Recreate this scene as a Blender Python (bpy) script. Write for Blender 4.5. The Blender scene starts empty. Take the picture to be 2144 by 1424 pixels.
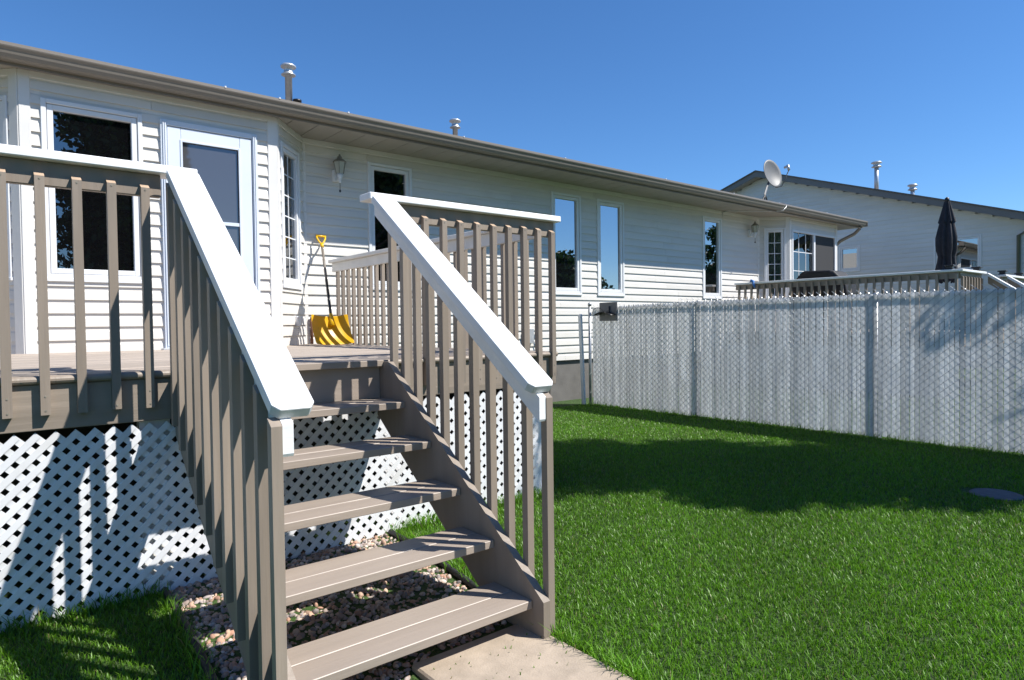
import bpy, math, random
import numpy as np
from mathutils import Vector, Matrix
random.seed(7); rng = np.random.default_rng(7)
ZO = 1.42                      # camera height above the paving slab; all z below are relative to the camera
scene = bpy.context.scene
col = scene.collection

# ------------------------------------------------------------------ camera
yaw, pitch, roll = .685457, -.02279, -.012682
cy, sy, cp, sp, cr, sr = math.cos(yaw), math.sin(yaw), math.cos(pitch), math.sin(pitch), math.cos(roll), math.sin(roll)
fw = Vector((sy*cp, cy*cp, sp)); rt = Vector((cy, -sy, 0)); up = rt.cross(fw)
r2 = cr*rt + sr*up; u2 = -sr*rt + cr*up
cam = bpy.data.cameras.new('camera'); cam.sensor_width = 36; cam.lens = 36*1376.4/2144; cam.clip_end = 2000; cam.clip_start = .05
co = bpy.data.objects.new('camera', cam); col.objects.link(co)
co.matrix_world = Matrix(((r2.x, u2.x, -fw.x, 0), (r2.y, u2.y, -fw.y, 0), (r2.z, u2.z, -fw.z, ZO), (0, 0, 0, 1)))
scene.camera = co

# ------------------------------------------------------------------ sky, sun, exposure
SUN = Vector((.80, -1.0, 1.58)).normalized()
elev = math.asin(SUN.z); az = math.atan2(SUN.x, SUN.y)
w = bpy.data.worlds.new('World'); scene.world = w; w.use_nodes = True
nt = w.node_tree; bg = nt.nodes['Background']
sk = nt.nodes.new('ShaderNodeTexSky'); sk.sky_type = 'NISHITA'; sk.sun_disc = False
sk.sun_elevation = elev; sk.sun_rotation = az; sk.air_density = 1.0; sk.dust_density = 0; sk.ozone_density = 10; sk.altitude = 300
hs = nt.nodes.new('ShaderNodeHueSaturation'); hs.inputs['Saturation'].default_value = 1.08
nt.links.new(sk.outputs[0], hs.inputs['Color']); nt.links.new(hs.outputs[0], bg.inputs[0]); bg.inputs[1].default_value = .10
sl = bpy.data.lights.new('sun', 'SUN'); sl.energy = 4.6; sl.angle = math.radians(.53); sl.color = (1, .965, .90)
so = bpy.data.objects.new('sun', sl); col.objects.link(so)
so.rotation_euler = SUN.to_track_quat('Z', 'Y').to_euler(); so.location = (8, -10, 20)
scene.view_settings.view_transform = 'Standard'; scene.view_settings.look = 'None'
scene.view_settings.exposure = .68; scene.view_settings.gamma = 1

# ------------------------------------------------------------------ materials
def srgb(r, g, b):
    f = lambda c: (c/255/12.92) if c/255 <= .04045 else ((c/255+.055)/1.055)**2.4
    return (f(r), f(g), f(b), 1)
MATS = {}
def mat(name, colr, rough=.55, var=.12, scale=6, bump=0, bscale=60, metal=0, spec=.5, stretch=None, rnd=.0, dirt=None, damt=.6):
    """painted / natural surface: colour with noise variation, per-object variation and fine bump"""
    m = bpy.data.materials.new(name); m.use_nodes = True; t = m.node_tree; N = t.nodes; L = t.links
    b = N['Principled BSDF']; b.inputs['Roughness'].default_value = rough; b.inputs['Metallic'].default_value = metal
    b.inputs['Specular IOR Level'].default_value = spec
    c = colr if len(colr) == 4 else (*colr, 1)
    tc = N.new('ShaderNodeTexCoord'); mp = N.new('ShaderNodeMapping'); oi = N.new('ShaderNodeObjectInfo')
    L.new(tc.outputs['Object'], mp.inputs[0])
    if stretch: mp.inputs['Scale'].default_value = stretch
    ad = N.new('ShaderNodeVectorMath'); ad.operation = 'ADD'; L.new(mp.outputs[0], ad.inputs[0])
    sc = N.new('ShaderNodeVectorMath'); sc.operation = 'SCALE'; cmb = N.new('ShaderNodeCombineXYZ')
    for i in range(3): L.new(oi.outputs['Random'], cmb.inputs[i])
    L.new(cmb.outputs[0], sc.inputs[0]); sc.inputs['Scale'].default_value = 37; L.new(sc.outputs[0], ad.inputs[1])
    nz = N.new('ShaderNodeTexNoise'); nz.inputs['Scale'].default_value = scale; nz.inputs['Detail'].default_value = 6; L.new(ad.outputs[0], nz.inputs['Vector'])
    mr = N.new('ShaderNodeMapRange'); mr.inputs[1].default_value = .3; mr.inputs[2].default_value = .7
    mr.inputs[3].default_value = 1-var; mr.inputs[4].default_value = 1+var*.6; L.new(nz.outputs[0], mr.inputs[0])
    mul = N.new('ShaderNodeMix'); mul.data_type = 'RGBA'; mul.blend_type = 'MULTIPLY'; mul.inputs[0].default_value = 1
    mul.inputs[6].default_value = c; L.new(mr.outputs[0], mul.inputs[7])
    out = mul.outputs[2]
    if rnd:
        m2 = N.new('ShaderNodeMapRange'); m2.inputs[3].default_value = 1-rnd; m2.inputs[4].default_value = 1+rnd*.5; L.new(oi.outputs['Random'], m2.inputs[0])
        mu2 = N.new('ShaderNodeMix'); mu2.data_type = 'RGBA'; mu2.blend_type = 'MULTIPLY'; mu2.inputs[0].default_value = 1
        L.new(out, mu2.inputs[6]); L.new(m2.outputs[0], mu2.inputs[7]); out = mu2.outputs[2]
    if dirt:
        dn = N.new('ShaderNodeTexNoise'); dn.inputs['Scale'].default_value = 2.3; dn.inputs['Detail'].default_value = 8; L.new(ad.outputs[0], dn.inputs['Vector'])
        dr = N.new('ShaderNodeMapRange'); dr.inputs[1].default_value = .52; dr.inputs[2].default_value = .75; dr.inputs[4].default_value = damt; L.new(dn.outputs[0], dr.inputs[0])
        dm = N.new('ShaderNodeMix'); dm.data_type = 'RGBA'; L.new(dr.outputs[0], dm.inputs[0]); L.new(out, dm.inputs[6]); dm.inputs[7].default_value = (*dirt, 1); out = dm.outputs[2]
    L.new(out, b.inputs['Base Color'])
    if bump:
        bn = N.new('ShaderNodeTexNoise'); bn.inputs['Scale'].default_value = bscale; bn.inputs['Detail'].default_value = 5; L.new(ad.outputs[0], bn.inputs['Vector'])
        bp = N.new('ShaderNodeBump'); bp.inputs['Strength'].default_value = bump; bp.inputs['Distance'].default_value = .004
        L.new(bn.outputs[0], bp.inputs['Height']); L.new(bp.outputs[0], b.inputs['Normal'])
    MATS[name] = m; return m
mat('taupe', (.29, .237, .19), .5, .14, 11, .55, 38, stretch=(1, 1, .10), rnd=.16, dirt=(.20, .16, .125), damt=.35)
mat('taupe_tread', (.345, .285, .235), .45, .10, 9, .5, 42, stretch=(.10, 1, 1), rnd=.07, dirt=(.27, .215, .17), damt=.4)
mat('taupe_band', (.27, .223, .18), .55, .16, 8, 1.0, 22, stretch=(.07, 1, 1), dirt=(.19, .155, .125), damt=.4)
mat('dark_board', (.15, .115, .09), .55, .15, 8, .4, 40, stretch=(.12, 1, 1))
mat('white_paint', (.82, .82, .82), .42, .06, 8, .45, 40, stretch=(.3, 1, 1), rnd=.03, dirt=(.66, .65, .62), damt=.3)
mat('cream_rail', (.74, .71, .66), .5, .08, 7, .3, 45)
mat('end_grain', (.66, .665, .67), .6, .18, 30, .6, 60, stretch=(1, 1, .3))
mat('bare_wood', (.47, .34, .24), .6, .2, 25, .4, 50)
mat('weathered', (.40, .335, .28), .7, .30, 12, .7, 35, stretch=(.06, 1, 1), rnd=.16, dirt=(.25, .21, .18))
mat('siding', (.69, .66, .615), .42, .05, 1.2, .15, 3, rnd=.05, dirt=(.56, .53, .49), damt=.28)
mat('siding_far', (.66, .665, .66), .5, .05, 1.5, rnd=.04)
mat('trim', (.72, .705, .68), .4, .04, 3)
mat('trim_white', (.74, .75, .77), .38, .04, 3)
mat('door_white', (.66, .71, .79), .3, .04, 2)
mat('soffit', (.36, .325, .285), .5, .06, 3, rnd=.05)
mat('gutter', (.235, .205, .175), .38, .07, 1.5, spec=.5)
mat('fascia', (.20, .172, .145), .5, .08, 2)
mat('shingle', (.16, .135, .115), .85, .35, 30, 1, 80)
mat('fascia_grey', (.17, .165, .16), .5, .08, 2)
mat('concrete', (.15, .14, .13), .85, .2, 5, .6, 60)  # base colour darkened to stand in for fence and tree shadow on the foundation
mat('paver', (.40, .325, .25), .85, .16, 14, .5, 120, dirt=(.33, .26, .19))
mat('galv', (.42, .43, .44), .38, .15, 20, .1, 60, metal=.7)
mat('galv_light', (.58, .60, .62), .4, .12, 20, metal=.55)
mat('dish_grey', (.16, .16, .158), .5, .08, 20)
mat('black_metal', (.015, .015, .017), .4, .2, 10)
mat('black_fabric', (.012, .012, .013), .6, .4, 9, .6, 20)
mat('umbrella', (.030, .031, .040), .8, .3, 12, .6, 30)
mat('yellow', (.88, .53, .010), .32, .05, 6)
mat('grip_yellow', (.80, .46, .01), .38, .05, 6)
mat('shaft_grey', (.20, .17, .14), .5, .1, 8)
mat('lattice_white', (.76, .765, .79), .45, .07, 5, .1, 60, rnd=.05, dirt=(.55, .53, .50))
mat('slat', (.84, .84, .84), .5, .08, 4, .15, 40, rnd=.14, dirt=(.66, .64, .60), damt=.3)
def add_transl(name, f):
    m = MATS[name]; t = m.node_tree; N = t.nodes; L = t.links; b = N['Principled BSDF']; tr = N.new('ShaderNodeBsdfTranslucent'); mx = N.new('ShaderNodeMixShader'); mx.inputs[0].default_value = f
    L.new(b.inputs['Base Color'].links[0].from_socket, tr.inputs[0]); L.new(b.outputs[0], mx.inputs[1]); L.new(tr.outputs[0], mx.inputs[2]); L.new(mx.outputs[0], N['Material Output'].inputs[0])
add_transl('slat', .60); add_transl('yellow', .35)
mat('edging', (.018, .019, .02), .6, .2, 12)
mat('blue', (.03, .16, .45), .6, .1, 8)
mat('lamp_glass', (.45, .46, .40), .2, .15, 12)
mat('lamp_metal', (.24, .22, .18), .5, .3, 18)
mat('rust', (.13, .055, .03), .8, .3, 18)
mat('bark', (.10, .075, .055), .9, .4, 12, 1, 30)
mat('stone_grey', (.12, .115, .125), .9, .2, 25, .6, 60)
mat('under_deck_shade', (.05, .043, .036), .9, .2, 6)  # dark colour standing in for the shade beneath the deck
mat('curtain', (.55, .56, .46), .8, .08, 6)
mat('blind', (.52, .53, .54), .6, .05, 6)
mat('interior', (.05, .048, .045), .8, .2, 3)
mat('screen', (.035, .035, .038), .75, .1, 200)

def glass(name, base, refl, rough=.0, transp=0):
    m = bpy.data.materials.new(name); m.use_nodes = True; t = m.node_tree; N = t.nodes; L = t.links
    for n in list(N): N.remove(n)
    o = N.new('ShaderNodeOutputMaterial'); mx = N.new('ShaderNodeMixShader')
    if transp:
        d = N.new('ShaderNodeBsdfTransparent'); d.inputs[0].default_value = (*base, 1)
    else:
        d = N.new('ShaderNodeBsdfDiffuse'); d.inputs[0].default_value = (*base, 1)
    g = N.new('ShaderNodeBsdfGlossy'); g.inputs[0].default_value = (.95, .97, 1, 1); g.inputs['Roughness'].default_value = rough
    fr = N.new('ShaderNodeFresnel'); fr.inputs[0].default_value = 1.55
    mr = N.new('ShaderNodeMapRange'); mr.inputs[1].default_value = .0; mr.inputs[2].default_value = 1; mr.inputs[3].default_value = refl; mr.inputs[4].default_value = 1
    nz = N.new('ShaderNodeTexNoise'); nz.inputs['Scale'].default_value = 1.6; tc = N.new('ShaderNodeTexCoord'); L.new(tc.outputs['Object'], nz.inputs[0])
    bp = N.new('ShaderNodeBump'); bp.inputs['Strength'].default_value = .03; bp.inputs['Distance'].default_value = .02; L.new(nz.outputs[0], bp.inputs['Height']); L.new(bp.outputs[0], g.inputs['Normal'])
    L.new(fr.outputs[0], mr.inputs[0]); L.new(mr.outputs[0], mx.inputs[0]); L.new(d.outputs[0], mx.inputs[1]); L.new(g.outputs[0], mx.inputs[2]); L.new(mx.outputs[0], o.inputs[0])
    MATS[name] = m
glass('glass', (.006, .007, .009), .40); glass('glass_dark', (.004, .004, .005), .16)
glass('glass_clear', (.80, .83, .82), .10, transp=1)
glass('glass_screen', (.075, .075, .080), .075, .03)

def attr_mat(name, rough, transl=0, bump=0):
    m = bpy.data.materials.new(name); m.use_nodes = True; t = m.node_tree; N = t.nodes; L = t.links
    b = N['Principled BSDF']; b.inputs['Roughness'].default_value = rough
    a = N.new('ShaderNodeVertexColor'); a.layer_name = 'tint'
    L.new(a.outputs[0], b.inputs['Base Color'])
    if bump:
        nz = N.new('ShaderNodeTexNoise'); nz.inputs['Scale'].default_value = 90; tc = N.new('ShaderNodeTexCoord'); L.new(tc.outputs['Object'], nz.inputs[0])
        bp = N.new('ShaderNodeBump'); bp.inputs['Strength'].default_value = bump; bp.inputs['Distance'].default_value = .003; L.new(nz.outputs[0], bp.inputs['Height']); L.new(bp.outputs[0], b.inputs['Normal'])
    if transl:
        tr = N.new('ShaderNodeBsdfTranslucent'); L.new(a.outputs[0], tr.inputs[0]); mx = N.new('ShaderNodeMixShader'); mx.inputs[0].default_value = transl
        L.new(b.outputs[0], mx.inputs[1]); L.new(tr.outputs[0], mx.inputs[2]); L.new(mx.outputs[0], N['Material Output'].inputs[0])
    MATS[name] = m
attr_mat('grass_blade', .42, .38); attr_mat('pebble', .75, 0, .5); attr_mat('leaf', .5, .25)

def lawn_mat():
    m = bpy.data.materials.new('lawn'); m.use_nodes = True; t = m.node_tree; N = t.nodes; L = t.links
    b = N['Principled BSDF']; b.inputs['Roughness'].default_value = .9
    tc = N.new('ShaderNodeTexCoord'); a = N.new('ShaderNodeTexNoise'); a.inputs['Scale'].default_value = 45; a.inputs['Detail'].default_value = 8
    L.new(tc.outputs['Object'], a.inputs[0]); r = N.new('ShaderNodeValToRGB'); L.new(a.outputs[0], r.inputs[0])
    r.color_ramp.elements[0].position = .3; r.color_ramp.elements[0].color = (.018, .034, .008, 1)
    r.color_ramp.elements[1].position = .75; r.color_ramp.elements[1].color = (.06, .13, .018, 1)
    L.new(r.outputs[0], b.inputs['Base Color']); bp = N.new('ShaderNodeBump'); bp.inputs['Distance'].default_value = .03; L.new(a.outputs[0], bp.inputs['Height']); L.new(bp.outputs[0], b.inputs['Normal'])
    MATS['lawn'] = m
lawn_mat()

# ------------------------------------------------------------------ mesh helpers
class MB:
    def __init__(s): s.v = []; s.f = []
    def poly(s, pts, faces):
        n = len(s.v); s.v += [tuple(p) for p in pts]; s.f += [tuple(n+i for i in f) for f in faces]; return s
    def obox(s, c, ax, ay, az, c_=0):
        """box from centre and three half-axis vectors, chamfered by c_ metres"""
        c = Vector(c); ax, ay, az = Vector(ax), Vector(ay), Vector(az)
        if c_ <= 0:
            P = [c+i*ax+j*ay+k*az for k in (-1, 1) for j in (-1, 1) for i in (-1, 1)]
            F = [(0, 2, 3, 1), (4, 5, 7, 6), (0, 1, 5, 4), (2, 6, 7, 3), (0, 4, 6, 2), (1, 3, 7, 5)]
            if ax.cross(ay).dot(az) < 0: F = [f[::-1] for f in F]
            return s.poly(P, F)
        lx, ly, lz = ax.length, ay.length, az.length
        P = []; idx = {}
        for i in (-1, 1):
            for j in (-1, 1):
                for k in (-1, 1):
                    for d in range(3):
                        q = [i, j, k]; e = [i*(1-c_/lx), j*(1-c_/ly), k*(1-c_/lz)]; e[d] = q[d]
                        idx[(i, j, k, d)] = len(P); P.append(c+e[0]*ax+e[1]*ay+e[2]*az)
        F = []
        for d in range(3):
            a, b = [(1, 2), (2, 0), (0, 1)][d]
            for sgn in (-1, 1):
                q = []
                for (x, y) in ((-1, -1), (1, -1), (1, 1), (-1, 1)):
                    t = [0, 0, 0]; t[d] = sgn; t[a] = x; t[b] = y; q.append(idx[(*t, d)])
                F.append(q if sgn > 0 else q[::-1])
        for d in range(3):
            a, b = [(1, 2), (2, 0), (0, 1)][d]
            for x in (-1, 1):
                for y in (-1, 1):
                    t0 = [0]*3; t1 = [0]*3; t0[d] = -1; t1[d] = 1; t0[a] = t1[a] = x; t0[b] = t1[b] = y
                    q = [idx[(*t0, a)], idx[(*t1, a)], idx[(*t1, b)], idx[(*t0, b)]]
                    F.append(q if x*y < 0 else q[::-1])
        for i in (-1, 1):
            for j in (-1, 1):
                for k in (-1, 1):
                    q = [idx[(i, j, k, 0)], idx[(i, j, k, 1)], idx[(i, j, k, 2)]]; F.append(q if i*j*k > 0 else q[::-1])
        if ax.cross(ay).dot(az) < 0: F = [f[::-1] for f in F]
        return s.poly(P, F)
    def box(s, x0, x1, y0, y1, z0, z1, c=0):
        return s.obox(((x0+x1)/2, (y0+y1)/2, (z0+z1)/2), ((x1-x0)/2, 0, 0), (0, (y1-y0)/2, 0), (0, 0, (z1-z0)/2), c)
    def tube(s, pts, r, n=8, cap=True):
        pts = [Vector(p) for p in pts]; rs = r if isinstance(r, (list, tuple)) else [r]*len(pts); base = len(s.v)
        for i, p in enumerate(pts):
            d = (pts[min(i+1, len(pts)-1)]-pts[max(i-1, 0)]).normalized(); a = d.orthogonal().normalized() if abs(d.z) > .95 else d.cross(Vector((0, 0, 1))).normalized(); b = d.cross(a)
            for k in range(n): s.v.append(tuple(p+rs[i]*(math.cos(2*math.pi*k/n)*a+math.sin(2*math.pi*k/n)*b)))
        for i in range(len(pts)-1):
            for k in range(n): s.f.append((base+i*n+k, base+i*n+(k+1) % n, base+(i+1)*n+(k+1) % n, base+(i+1)*n+k))
        if cap: s.f.append(tuple(base+k for k in range(n))[::-1]); s.f.append(tuple(base+(len(pts)-1)*n+k for k in range(n)))
        return s
    def lathe(s, c, prof, n=20):
        base = len(s.v); c = Vector(c)
        for (r, z) in prof:
            for k in range(n): s.v.append((c.x+r*math.cos(2*math.pi*k/n), c.y+r*math.sin(2*math.pi*k/n), c.z+z))
        for i in range(len(prof)-1):
            for k in range(n): s.f.append((base+i*n+k, base+i*n+(k+1) % n, base+(i+1)*n+(k+1) % n, base+(i+1)*n+k))
        s.f.append(tuple(base+k for k in range(n))[::-1]); s.f.append(tuple(base+(len(prof)-1)*n+k for k in range(n))); return s
    def prism(s, pts, d):
        """closed polygon (3-D points) extruded by vector d"""
        n = len(pts); d = Vector(d); P = [Vector(p) for p in pts]; nrm = Vector((0, 0, 0))
        for i in range(n): nrm += P[i].cross(P[(i+1) % n])
        F = [tuple(range(n))[::-1], tuple(range(n, 2*n))]+[(i, (i+1) % n, n+(i+1) % n, n+i) for i in range(n)]
        if nrm.dot(d) < 0: F = [f[::-1] for f in F]
        return s.poly(P+[p+d for p in P], F)
    def build(s, name, m, parent=None, smooth=False):
        me = bpy.data.meshes.new(name); me.from_pydata([(x, y, z+ZO) for x, y, z in s.v], [], s.f)
        me.materials.append(MATS[m]); me.update()
        if smooth: me.shade_smooth()
        o = bpy.data.objects.new(name, me); col.objects.link(o)
        if parent: o.parent = parent
        return o
def tag(o, label=None, cat=None, group=None, kind=None):
    if label: o['label'] = label
    if cat: o['category'] = cat
    if group: o['group'] = group
    if kind: o['kind'] = kind
    return o
def empty(name, label, cat, group=None):
    o = bpy.data.objects.new(name, None); col.objects.link(o); o.empty_display_size = .1
    return tag(o, label, cat, group)
def copy_at(o, dx=0, dy=0, dz=0, parent=None):
    c = o.copy(); col.objects.link(c); c.location = (o.location.x+dx, o.location.y+dy, o.location.z+dz)
    if parent: c.parent = parent
    return c

# ------------------------------------------------------------------ ground
def gz(x, y):
    a = min(max((3.3-x)/3.3, 0), 1); b = min(max((3.7-y)/1.6, 0), 1); c = min(max((4.6-x)/2.8, 0), 1)
    a = a*a*(3-2*a); b = b*b*(3-2*b); c = c*c*(3-2*c)
    return -1.285-.055*a-.112*b*c
def grid_mesh(name, xs, ys, f, m):
    v = [(x, y, f(x, y)) for y in ys for x in xs]; n = len(xs)
    fs = [(j*n+i, j*n+i+1, (j+1)*n+i+1, (j+1)*n+i) for j in range(len(ys)-1) for i in range(n-1)]
    b = MB(); b.v = v; b.f = fs; return b.build(name, m, smooth=True)
xs = [-600, -60, -12, -5]+list(np.arange(-2, 9.01, .2))+[12, 25, 80, 600]
ys = [-600, -60, -15, -5]+list(np.arange(-1, 9.01, .2))+[14, 30, 90, 600]
lawn = grid_mesh('lawn', [float(a) for a in xs], [float(a) for a in ys], lambda x, y: gz(x, y)-.004, 'lawn'); tag(lawn, kind='structure')

def np_mesh(name, V, Fc, C, m, k):
    """fast mesh: V (n,3), faces all with k corners, C per-vertex tint"""
    me = bpy.data.meshes.new(name); V = V.copy(); V[:, 2] += ZO
    me.vertices.add(len(V)); me.vertices.foreach_set('co', V.astype(np.float32).ravel())
    me.loops.add(Fc.size); me.loops.foreach_set('vertex_index', Fc.astype(np.int32).ravel())
    me.polygons.add(len(Fc)); me.polygons.foreach_set('loop_start', np.arange(0, Fc.size, k, dtype=np.int32))
    me.update(calc_edges=True); me.validate()
    at = me.color_attributes.new('tint', 'FLOAT_COLOR', 'POINT'); at.data.foreach_set('color', np.c_[C, np.ones(len(C))].astype(np.float32).ravel())
    me.materials.append(MATS[m]); o = bpy.data.objects.new(name, me); col.objects.link(o); return o

def blades(X, Y, Z, H, Wd, name, label):
    n = len(X); th = rng.uniform(0, 2*math.pi, n); ln = rng.uniform(.3, 1.25, n)*H; ph = th+rng.normal(0, .9, n)+1.57
    dx, dy = np.cos(th)*Wd/2, np.sin(th)*Wd/2; lx, ly = np.cos(ph)*ln, np.sin(ph)*ln
    V = np.empty((n, 5, 3))
    V[:, 0] = np.c_[X-dx, Y-dy, Z-.004]; V[:, 1] = np.c_[X+dx, Y+dy, Z-.004]
    V[:, 2] = np.c_[X-dx*.8+lx*.4, Y-dy*.8+ly*.4, Z+H*.6]; V[:, 3] = np.c_[X+dx*.8+lx*.4, Y+dy*.8+ly*.4, Z+H*.6]
    V[:, 4] = np.c_[X+lx, Y+ly, Z+H]
    i = np.arange(n)[:, None]*5
    F = np.concatenate([i+np.array([[0, 1, 3]]), i+np.array([[0, 3, 2]]), i+np.array([[2, 3, 4]])])
    base = np.array([.130, .325, .010]); t = rng.random((n, 1)); pat = .5+.5*np.sin(X*1.7+2*np.sin(Y*1.3))*np.sin(Y*2.1+1.5*np.sin(X*.9))
    c = base*(.55+.75*rng.random((n, 1)))*(1+.35*(pat[:, None]-.5)); c = c*(1-.30*t*t)+np.array([.20, .26, .06])*(.30*t*t)
    dry = rng.random(n) < .025; c[dry] = np.array([.30, .27, .12])
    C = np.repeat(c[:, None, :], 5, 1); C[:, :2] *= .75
    return tag(np_mesh(name, V.reshape(-1, 3), F, C.reshape(-1, 3), 'grass_blade', 3), label, 'grass', kind='stuff')
N = 900000
X = rng.uniform(-1.2, 7.66, N); Y = rng.uniform(.5, 7.9, N); d = np.hypot(X, Y)
keep = rng.random(N) < np.clip((3.6/d)**1.5, .22, 1)
keep &= ~((X < 3.30) & (Y > 3.70)) & ~((X > .70) & (X < 2.0) & (Y > 2.33)) & ~((X > 1.36) & (X < 1.97+.02*np.sin(Y*23)+.012*np.sin(Y*61)) & (Y < 2.4)) & ~((X > .72) & (X < 1.4) & (Y > 2.1)) & ~((Y > 7.42) & (X > 5.6))
keep &= (X/np.maximum(Y, .01) < 5.2) & ~((np.hypot((X-5.76)/.16, (Y-1.47)/.22) < 1))
X, Y = X[keep], Y[keep]; d = np.hypot(X, Y); Z = np.array([gz(a, b) for a, b in zip(X, Y)])
H = rng.uniform(.011, .026, len(X))*np.where(rng.random(len(X)) < .05, 1.5, 1); Wd = .0026+.0011*d/3*rng.uniform(.7, 1.4, len(X))
# longer tufts along the lattice, the fence and the slab edge
def line_pts(x0, y0, x1, y1, n, s): t = rng.random(n); return x0+(x1-x0)*t+rng.normal(0, s, n), y0+(y1-y0)*t+rng.normal(0, s, n)
tx, ty = [], []
for a in ((-.6, 3.66, .70, 3.66, 500, .025), (2.02, 3.66, 3.35, 3.66, 700, .03), (7.52, 7.2, 7.52, 1.0, 1300, .04), (1.995, 1.2, 1.995, 2.4, 520, .018), (2.02, 2.4, 2.02, 3.6, 350, .02), (.68, 2.5, .68, 3.5, 250, .02)):
    a_, b_ = line_pts(*a); tx.append(a_); ty.append(b_)
tx, ty = np.concatenate(tx), np.concatenate(ty); tz = np.array([gz(a, b) for a, b in zip(tx, ty)]); th_ = rng.uniform(.04, .095, len(tx))
nc_ = 70; qx, qy = rng.uniform(1.40, 2.0, nc_), rng.uniform(1.5, 2.3, nc_)
tx, ty, tz, th_ = np.r_[tx, qx], np.r_[ty, qy], np.r_[tz, np.full(nc_, -1.3965)], np.r_[th_, rng.uniform(.004, .010, nc_)]
blades(np.r_[X, tx], np.r_[Y, ty], np.r_[Z, tz], np.r_[H, th_], np.r_[Wd, np.full(len(tx), .005)], 'grass', 'short mown green lawn grass')

# ------------------------------------------------------------------ gravel bed, edging, slab, stone
def ico():
    import bmesh
    bm = bmesh.new(); bmesh.ops.create_icosphere(bm, subdivisions=2, radius=1)
    v = np.array([p.co[:] for p in bm.verts]); f = np.array([[q.index for q in p.verts] for p in bm.faces]); bm.free(); return v, f
iv, ifc = ico()
def pebbles(n):
    V = []; F = []; C = []; pal = np.array([[.42, .30, .22], [.50, .38, .29], [.30, .25, .22], [.22, .21, .21], [.55, .50, .45], [.40, .25, .18], [.34, .31, .30]])
    for i in range(n):
        x = rng.uniform(.735, 1.965); y = rng.uniform(2.12, 3.80)
        if x > 1.36 and y < 2.40: continue
        if x > 1.96-.10*max(0, (2.75-y)) and y < 2.75: continue
        r = rng.uniform(.008, .017)*(1.25 if rng.random() < .15 else 1); s = np.array([rng.uniform(.9, 1.5), rng.uniform(.75, 1.1), rng.uniform(.5, .8)])*r
        q = rng.normal(0, 1, 4); q /= np.linalg.norm(q); a, b, c_, d_ = q
        R = np.array([[1-2*(c_*c_+d_*d_), 2*(b*c_-a*d_), 2*(b*d_+a*c_)], [2*(b*c_+a*d_), 1-2*(b*b+d_*d_), 2*(c_*d_-a*b)], [2*(b*d_-a*c_), 2*(c_*d_+a*b), 1-2*(b*b+c_*c_)]])
        lump = 1+.16*np.sin(iv@rng.normal(0, 2.2, 3)+rng.uniform(0, 6))[:, None]
        p = (iv*s*lump)@R.T+np.array([x, y, gz(x, y)-.02+rng.uniform(-.006, .018)])
        F.append(ifc+len(V)*len(iv)); V.append(p)
        cc = pal[rng.integers(0, 7)]*np.array([1.06, .98, .95])*rng.uniform(.7, 1.2); C.append(np.tile(cc, (len(iv), 1)))
    o = np_mesh('gravel', np.concatenate(V), np.concatenate(F), np.concatenate(C), 'pebble', 3); o.data.shade_smooth()
    return tag(o, 'tan and grey river pebbles under the wooden stairs', 'gravel', kind='stuff')
pebbles(9500)
e = MB(); pts = [(.715, 3.68), (.713, 3.2), (.70, 2.75), (.66, 2.35), (.60, 1.95)]
e.tube([(a, b, gz(a, b)+.012) for a, b in pts], .018, 8)
tag(e.build('garden_edging', 'edging', smooth=True), 'dark plastic edging on the left side of the pebble bed', 'edging')
e = MB(); pts = [(2.0, 3.68), (2.0, 3.3), (1.995, 3.05), (1.99, 2.85), (1.98, 2.6), (1.99, 2.42)]
e.tube([(a, b, gz(a, b)+.012) for a, b in pts], .018, 8)
tag(e.build('garden_edging', 'edging', smooth=True), 'dark plastic edging between pebble bed and right lawn', 'edging')
s = MB(); s.box(1.37, 1.985, 1.45, 2.365, -1.47, -1.400, .008); tag(s.build('paving_slab', 'paver'), 'tan concrete paving slab at the foot of the stairs', 'paving slab')
s = MB(); s.lathe((5.76, 1.47, gz(5.76, 1.47)-.02), [(.0, 0), (.16, 0), (.165, .022), (.15, .030), (0.001, .032)], 18); tag(s.build('stepping_stone', 'stone_grey'), 'flat grey stone sunk in the shaded lawn', 'stone')

# ------------------------------------------------------------------ deck
deck = empty('deck', 'raised wooden deck with taupe balusters, white rail caps and white lattice skirt', 'deck', 'decks behind the house')
DX0, DX1 = -2.2, 3.45; DZ = -.205
yb = 7.46
def deck_boards(par, x0, x1, yf, yback):
    y = yf; k = 0
    while y < yback-.02:
        y1 = min(y+.139, yback); b = MB(); dz = random.uniform(-.0015, .0015)
        b.box(x0, x1, y, y1-.005, DZ-.036+dz, DZ+dz, .004); b.build('deck_board', 'weathered', par); y += .140; k += 1
deck_boards(deck, DX0, DX1-.02, 3.735, 8.0-.02)
def nosing(par, x0, x1, yf, m='taupe'):
    b = MB(); r = .019; prof = [(yf+.065, DZ-.001), (yf+r, DZ-.001)]+[(yf+r-r*math.sin(a), DZ-.02+r*math.cos(a)) for a in np.linspace(.3, math.pi-.3, 6)]+[(yf+r, DZ-.039), (yf+.065, DZ-.039)]
    b.prism([(x0, y, z) for y, z in prof], (x1-x0, 0, 0)); b.build('nosing', m, par)
nosing(deck, DX0, .787, 3.664); nosing(deck, 1.972, DX1, 3.664)
for x0, x1 in ((DX0, DX1),):
    b = MB(); b.box(x0, x1, 3.690, 3.728, -.456, -.2455, .003); b.build('rim_board', 'taupe_band', deck)
b = MB(); b.box(DX1-.038, DX1, 3.73, 7.95, -.456, -.2455, .003); b.build('rim_board', 'taupe_band', deck)
b = MB(); b.box(DX0, DX0+.03, 3.73, 7.95, -1.5, -.25); b.build('skirt_or_shade_board', 'taupe_band', deck)  # solid side added to keep light out from under the deck
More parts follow.
